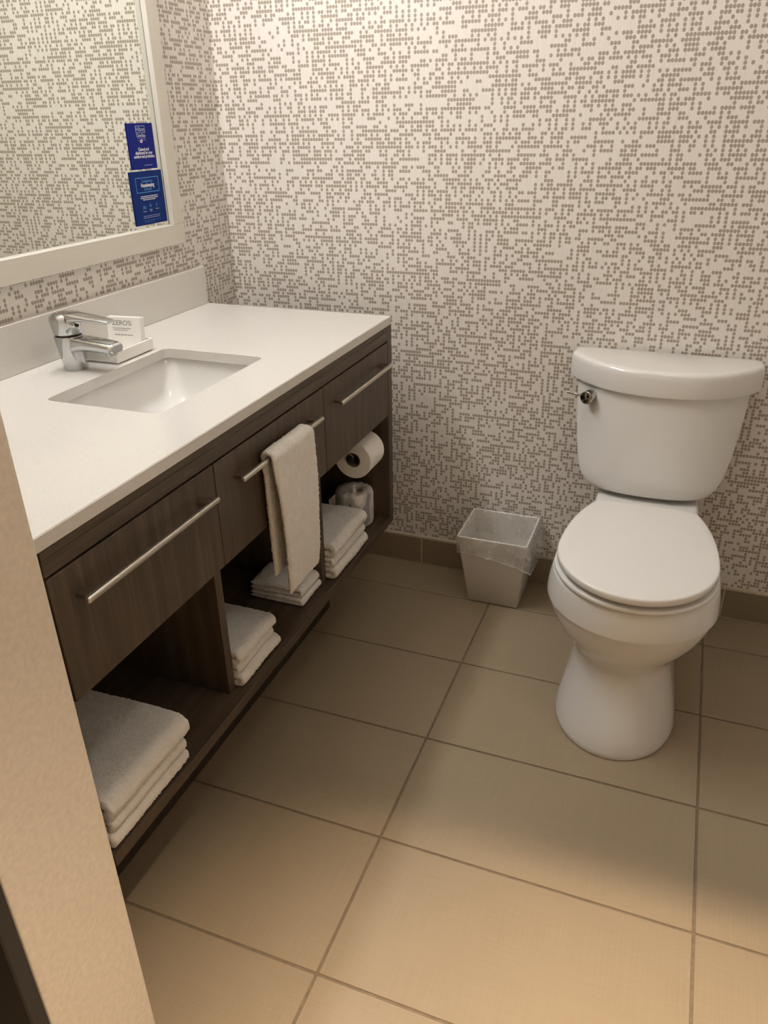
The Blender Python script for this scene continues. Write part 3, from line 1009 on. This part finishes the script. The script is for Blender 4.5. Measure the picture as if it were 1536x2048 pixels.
def spare_roll():
    cx, cy, z0, H, R = 0.490, -0.2635, 0.2648, 0.104, 0.0545
    t = thing('wrapped_paper_roll', 'spare toilet paper roll in grey printed wrap on the cubby shelf', 'toilet paper', (cx, cy, z0))
    n = 56
    rings = []
    prof = [(0.30, 0.0), (0.92, 0.0), (0.985, 0.004), (1.0, 0.010), (1.0, H * 0.5), (1.0, H - 0.010), (0.985, H - 0.004), (0.93, H), (0.62, H + 0.001), (0.40, H - 0.001), (0.33, H - 0.008), (0.26, H - 0.028)]
    for q, (k, z) in enumerate(prof):
        ring = []
        for i in range(n):
            a = 2 * PI * i / n
            wr = 0.0009 * math.sin(9 * a + q) if q > 1 else 0
            if q >= 7:
                wr += 0.0013 * math.sin(17 * a)
            r = R * k + wr
            ring.append(Vector((cx + r * math.cos(a), cy + r * math.sin(a), max(z0, z0 + z + (0.0012 * math.sin(13 * a) if q >= 7 else 0)))))
        rings.append(ring)
    vs, fs = loft(rings)
    pydata('wrapped_body', vs, fs, MT['wrap'], t, sharp=60)
    # twisted tuft of the wrap standing out of the hole
    rings = []
    for k, (r, z) in enumerate(((0.011, H - 0.026), (0.008, H - 0.012), (0.0045, H + 0.002), (0.0035, H + 0.010), (0.0062, H + 0.018), (0.0075, H + 0.0215))):
        rings.append([Vector((cx + 0.004 + r * (1 + 0.35 * (i % 2)) * math.cos(2 * PI * i / 14 + 0.4 * k), cy - 0.012 + r * (1 + 0.35 * (i % 2)) * math.sin(2 * PI * i / 14 + 0.4 * k), z0 + z)) for i in range(14)])
    vs, fs = loft(rings)
    pydata('wrap_tuft', vs, fs, MT['paper'], t)
    # corner of the wrap sticking out to the left
    vs = [Vector((cx - 0.046, cy - 0.030, z0 + 0.096)), Vector((cx - 0.062, cy - 0.044, z0 + 0.078)), Vector((cx - 0.060, cy - 0.043, z0 + 0.020)), Vector((cx - 0.046, cy - 0.030, z0 + 0.012))]
    vs += [v + Vector((0.0012, -0.0012, 0)) for v in vs]
    pydata('wrap_flap', vs, [(0, 1, 2, 3), (7, 6, 5, 4), (0, 4, 5, 1), (1, 5, 6, 2), (2, 6, 7, 3), (3, 7, 4, 0)], MT['wrap'], t, smooth=False)
spare_roll()

# ------------------------------------------------------------------ waste bin with liner
BB = (0.813, 0.966, -0.165, -0.016)      # bottom x0 x1 y0 y1
BT = (0.784, 0.990, -0.207, -0.0135)     # top
BH = 0.238
def bin_at(z, grow=0.0, r=0.006, n=5):
    t = z / BH
    a = [BB[i] + (BT[i] - BB[i]) * t for i in range(4)]
    return [Vector((x, y, z)) for x, y in rrect(a[0] - grow, a[1] + grow, a[2] - grow, a[3] + grow, max(0.0015, r + grow), n)]

def waste_bin():
    t = thing('waste_bin', 'white square tapered waste bin lined with a clear bag', 'bin', (0.89, -0.09, 0.0))
    rings = [bin_at(0.0006, -0.0015), bin_at(0.003), bin_at(BH - 0.001), bin_at(BH, -0.0008), bin_at(BH, -0.0032), bin_at(BH - 0.001, -0.0042), bin_at(0.008, -0.0042)]
    vs, fs = loft(rings)
    pydata('shell', vs, fs, MT['bin'], t, sharp=35)
    # liner: from inside, over the rim, hanging outside in loose folds
    n = 220
    def perim(z, grow):
        base = bin_at(z, grow, 0.006, 8)
        # resample evenly
        ln = [0]
        for i in range(len(base)):
            ln.append(ln[-1] + (base[(i + 1) % len(base)] - base[i]).length)
        out = []
        k = 0
        for j in range(n):
            s = ln[-1] * j / n
            while ln[k + 1] < s:
                k += 1
            f = (s - ln[k]) / max(1e-9, ln[k + 1] - ln[k])
            out.append(base[k].lerp(base[(k + 1) % len(base)], f))
        return out
    cx, cy = 0.888, -0.108
    rows = []
    for q in range(9):                         # inside part
        d = 0.075 * (1 - q / 8)
        row = []
        for j, p in enumerate(perim(BH - d, -0.0062)):
            w = 0.0035 * (noise.noise((p.x * 38, p.y * 38, d * 22)) + 0.5) * min(1, d / 0.02)
            v = Vector((cx - p.x, cy - p.y, 0)).normalized()
            row.append(p + v * max(0, w))
        rows.append(row)
    for g, dz in ((-0.004, 0.0012), (-0.001, 0.0018), (0.0012, 0.0010)):
        rows.append([p + Vector((0, 0, dz)) for p in perim(BH, g)])
    m = 14
    for q in range(1, m + 1):                  # outside skirt
        f = q / m
        row = []
        for j, p0 in enumerate(perim(BH, 0.0012)):
            side = max(0, (p0.x - 0.955) / 0.035)            # more slack at the right
            front = max(0, min(1, (-0.12 - p0.y) / 0.08))
            ang = j / n * 2 * PI
            length = 0.058 + 0.016 * noise.noise((p0.x * 9, p0.y * 9, 1.7)) + 0.014 * front * (p0.x - 0.78) / 0.2 + 0.010 * min(1, side)
            z = BH - length * f
            t2 = z / BH
            bx0 = [BB[i] + (BT[i] - BB[i]) * t2 for i in range(4)]
            x = min(max(p0.x, bx0[0] - 0.0012), bx0[1] + 0.0012)
            y = min(max(p0.y, bx0[2] - 0.0012), bx0[3] + 0.0012)
            o = Vector((p0.x - cx, p0.y - cy, 0)).normalized()
            bulge = (0.003 + 0.026 * min(1, side) + 0.002 * front) * math.sin(min(1, f * 1.25) * PI * 0.62)
            wr = (0.0040 * noise.noise((p0.x * 55, p0.y * 55, f * 3.5)) + 0.0030 * noise.noise((p0.x * 120, p0.y * 120, f * 7))) * min(1, f * 3) + (0.0022 if q >= m - 1 else 0)
            if p0.y > -0.03:
                bulge, wr = 0.0006, 0.0004 * math.sin(j)
            amt = max(0.0006, bulge + wr)
            row.append(Vector((x, min(y + 0, -0.0112), z)) + Vector((o.x * amt, min(0.0, o.y) * amt, 0)))
        rows.append(row)
    vs, fs = [], []
    for r in rows:
        vs += r
    for a in range(len(rows) - 1):
        for i in range(n):
            fs.append((a * n + i, a * n + (i + 1) % n, (a + 1) * n + (i + 1) % n, (a + 1) * n + i))
    o = pydata('liner', vs, fs, MT['film'], t, sharp=None)
    o['label'] = 'clear crinkled plastic liner folded over the rim'
    last = rows[-1]
    vs, fs = [], []
    for p in last:
        d = Vector((p.x - cx, min(0.0, p.y - cy), 0))
        d = d.normalized() * 0.0006 if d.length > 0 else d
        hh = 0.0022 + 0.0012 * noise.noise((p.x * 70, p.y * 70, 4.0))
        vs += [p + d + Vector((0, 0, hh)), p + d + Vector((0, 0, -hh))]
    for i in range(n):
        a, b = 2 * i, 2 * ((i + 1) % n)
        fs.append((a, b, b + 1, a + 1))
    pydata('liner_hem', vs, fs, MT['hem'], t, sharp=None)
waste_bin()

# ------------------------------------------------------------------ toilet
def toilet():
    XC = 1.2865
    t = thing('toilet', 'white two-piece toilet with closed lid against the dotted wall', 'toilet', (XC, -0.36, 0.0))
    n = 72
    def oval(z, hw, yf, yc, yb, hb=None, pf=2.0, pb=2.6, xc=XC):
        """closed outline: front half ellipse to yf, back half superellipse to yb"""
        pts = []
        for i in range(n):
            a = 2 * PI * i / n
            c, s = math.cos(a), math.sin(a)
            if s <= 0:
                x = hw * math.copysign(abs(c) ** (2 / pf), c)
                y = yc - (yc - yf) * abs(s) ** (2 / pf)
            else:
                x = hw * math.copysign(abs(c) ** (2 / pb), c)
                y = yc + (yb - yc) * abs(s) ** (2 / pb)
                if hb is not None:
                    f = abs(s) ** (2 / pb)
                    x *= 1 + (hb / hw - 1) * f
            pts.append(Vector((xc + x, y, z)))
        return pts
    # pedestal and bowl, floor to rim
    secs = [  # z, hw, yf, yc, yb, hb, pb
        (0.0006, 0.1395, -0.6985, -0.525, -0.10, 0.125, 4), (0.004, 0.1415, -0.7005, -0.525, -0.10, 0.125, 4), (0.016, 0.1410, -0.6990, -0.525, -0.10, 0.125, 4),
        (0.045, 0.1360, -0.690, -0.520, -0.10, 0.122, 4), (0.085, 0.1275, -0.674, -0.510, -0.10, 0.118, 4), (0.125, 0.1185, -0.656, -0.505, -0.10, 0.114, 4),
        (0.160, 0.1130, -0.642, -0.500, -0.10, 0.112, 4), (0.185, 0.1130, -0.636, -0.500, -0.10, 0.112, 4), (0.200, 0.1170, -0.637, -0.498, -0.10, 0.113, 3.6),
        (0.215, 0.1255, -0.644, -0.497, -0.10, 0.115, 3.4), (0.232, 0.1380, -0.655, -0.497, -0.10, 0.118, 3.2), (0.255, 0.1555, -0.672, -0.500, -0.10, 0.121, 3.0),
        (0.280, 0.1700, -0.685, -0.503, -0.10, 0.124, 3.0), (0.305, 0.1800, -0.693, -0.506, -0.10, 0.126, 2.9), (0.325, 0.1855, -0.6975, -0.508, -0.10, 0.127, 2.9),
        (0.3310, 0.1860, -0.6980, -0.508, -0.10, 0.1275, 2.9), (0.3335, 0.1862, -0.6982, -0.508, -0.10, 0.1275, 2.9), (0.3340, 0.1900, -0.7035, -0.508, -0.10, 0.128, 2.9), (0.345, 0.1900, -0.7038, -0.508, -0.10, 0.128, 2.9),
        (0.370, 0.1868, -0.7022, -0.508, -0.10, 0.128, 2.9), (0.392, 0.1825, -0.7000, -0.508, -0.10, 0.128, 2.9), (0.4005, 0.1795, -0.698, -0.508, -0.10, 0.126, 2.9), (0.4025, 0.1755, -0.694, -0.508, -0.10, 0.12, 2.9)]
    rings = [oval(z, hw, yf, yc, yb, hb, 2.0, pb) for z, hw, yf, yc, yb, hb, pb in secs]
    vs, fs = loft(rings)
    pydata('bowl', vs, fs, MT['ceramic'], t, sharp=50)
    # deck that carries the tank
    rings = []
    for o, z in ((0.006, 0.30), (0.0, 0.33), (0.0, 0.412), (0.003, 0.419), (0.010, 0.4215)):
        rings.append([Vector((x, y, z)) for x, y in rrect(XC - 0.129 + o, XC + 0.127 - o, -0.275 + o, -0.022 - o, 0.022, 6)])
    vs, fs = loft(rings)
    pydata('deck', vs, fs, MT['ceramic'], t, sharp=50)
    # seat ring, then lid
    def slab(name, z0, z1, hw, yf, yb, hb, r, mat):
        rs = []
        for o, z in ((r * 1.2, z0), (r * 0.35, z0 + r * 0.35), (0, z0 + r), (0, z1 - r), (r * 0.3, z1 - r * 0.3), (r, z1), (r * 3.2, z1 + 0.0006)):
            rs.append(lid_outline(z, hw - o, yf + o, yb - o, hb - o * 0.7))
        v, f = loft(rs)
        return pydata(name, v, f, mat, t, sharp=50)
    def lid_outline(z, hw, yf, yb, hb):
        yc = -0.520
        pts = []
        m = n // 2
        for i in range(m):                      # front: right to left
            a = -PI * i / m
            pts.append(Vector((XC + hw * math.cos(a), yc + (yc - yf) * math.sin(a), z)))
        # left side back: ellipse arc to the back corner, straight back edge, right side forward
        dy = yb - yc
        k = hb / hw
        b = dy / math.sqrt(1 - k * k)
        q = n // 6
        amax = math.acos(k)
        for i in range(q):
            a = amax * i / q
            pts.append(Vector((XC - hw * math.cos(a), yc + b * math.sin(a), z)))
        e = n - m - 2 * q
        for i in range(e):
            f = i / (e - 1)
            s = 1 - (2 * f - 1) ** 6
            pts.append(Vector((XC - hb + 2 * hb * f, yb + 0.007 * s, z)))
        for i in range(q):
            a = amax * (1 - (i + 0.5) / q) if i < q else 0
            pts.append(Vector((XC + hw * math.cos(a), yc + b * math.sin(a), z)))
        return pts
    slab('seat_ring', 0.4050, 0.4165, 0.1778, -0.7055, -0.262, 0.124, 0.0035, MT['plastic'])
    slab('lid', 0.4275, 0.4455, 0.1735, -0.7090, -0.264, 0.119, 0.0040, MT['plastic'])
    for s in (-1, 1):
        bm = bmesh.new()
        bm_box(bm, XC + s * 0.07 - 0.022, XC + s * 0.07 + 0.022, -0.253, -0.240, 0.4217, 0.4265, 0.002, 2)
        finish('hinge', bm, MT['plastic'], t, smooth=True)
    # bumpers between lid and ring
    for a in (-40, -140):
        x, y = XC + 0.120 * math.cos(math.radians(a)), -0.52 + 0.130 * math.sin(math.radians(a))
        box('bumper', x - 0.010, x + 0.010, y - 0.006, y + 0.006, 0.4172, 0.4272, MT['plastic'], t, 0.001)
    # tank
    XT = 1.2775
    def tank_outline(z, hw, yf, ys, yb=-0.024, rc=0.02):
        """straight back, sides, front bowed from ys at the corners to yf in the middle"""
        pts = []
        m = 40
        for i in range(m + 1):
            u = -1 + 2 * i / m
            # soft corner: superellipse profile
            x = hw * math.sin(u * PI / 2)
            y = ys + (yf - ys) * (max(0.0, 1 - abs(x / hw) ** 2.4)) ** 0.85
            pts.append(Vector((XT + x, y, z)))
        pts.append(Vector((XT + hw, (ys + yb) / 2, z)))
        for k in range(5):
            a = PI / 2 * k / 4
            pts.append(Vector((XT + hw - rc + rc * math.cos(a), yb - rc + rc * math.sin(a), z)))
        for k in range(1, 8):
            pts.append(Vector((XT + hw - rc - (2 * hw - 2 * rc) * k / 8, yb, z)))
        for k in range(5):
            a = PI / 2 + PI / 2 * k / 4
            pts.append(Vector((XT - hw + rc + rc * math.cos(a), yb - rc + rc * math.sin(a), z)))
        pts.append(Vector((XT - hw, (ys + yb) / 2, z)))
        return pts
    prof = [(0.4360, 0.122, -0.194, -0.165), (0.4370, 0.130, -0.1985, -0.170), (0.4410, 0.1395, -0.2015, -0.172), (0.4500, 0.1540, -0.2035, -0.168), (0.468, 0.1690, -0.204, -0.158),
            (0.490, 0.1788, -0.2035, -0.147), (0.515, 0.1862, -0.2025, -0.134), (0.550, 0.1935, -0.201, -0.119), (0.60, 0.2005, -0.1985, -0.102), (0.65, 0.2060, -0.196, -0.088), (0.705, 0.2110, -0.193, -0.073)]
    rings = [tank_outline(*p) for p in prof]
    vs, fs = loft(rings)
    pydata('tank', vs, fs, MT['ceramic'], t, sharp=50)
    rings = []
    for o, z in ((0.006, 0.7065), (0.001, 0.7075), (0.0, 0.712), (0.0, 0.750), (0.001, 0.760), (0.0035, 0.7652), (0.008, 0.7680), (0.02, 0.7690)):
        rings.append(tank_outline(z, 0.2325 - o, -0.207 + o, -0.070 + o * 0.5, -0.014 - o * 0.3, 0.012))
    vs, fs = loft(rings)
    pydata('tank_lid', vs, fs, MT['ceramic'], t, sharp=50)
    # gasket that joins tank and deck
    box('tank_gasket', XC - 0.06, XC + 0.06, -0.15, -0.05, 0.4212, 0.4365, MT['black'], t, 0.003)
    # flush lever
    hx, hz, hy = 1.110, 0.676, -0.153
    d = Vector((-0.25, -1, 0.05)).normalized()
    c0 = Vector((hx, hy + 0.012, hz))
    lv = cyl('flush_lever', c0, c0 + d * 0.030, 0.0165, 0.0165, MT['chrome'], t, 32, 0.0015)
    c1 = c0 + d * 0.021
    cyl('lever_arm', c1 + Vector((-0.008, 0, 0.002)), c1 + Vector((-0.052, -0.003, 0.010)), 0.0042, 0.0032, MT['chrome'], lv, 16, 0.0008)
toilet()
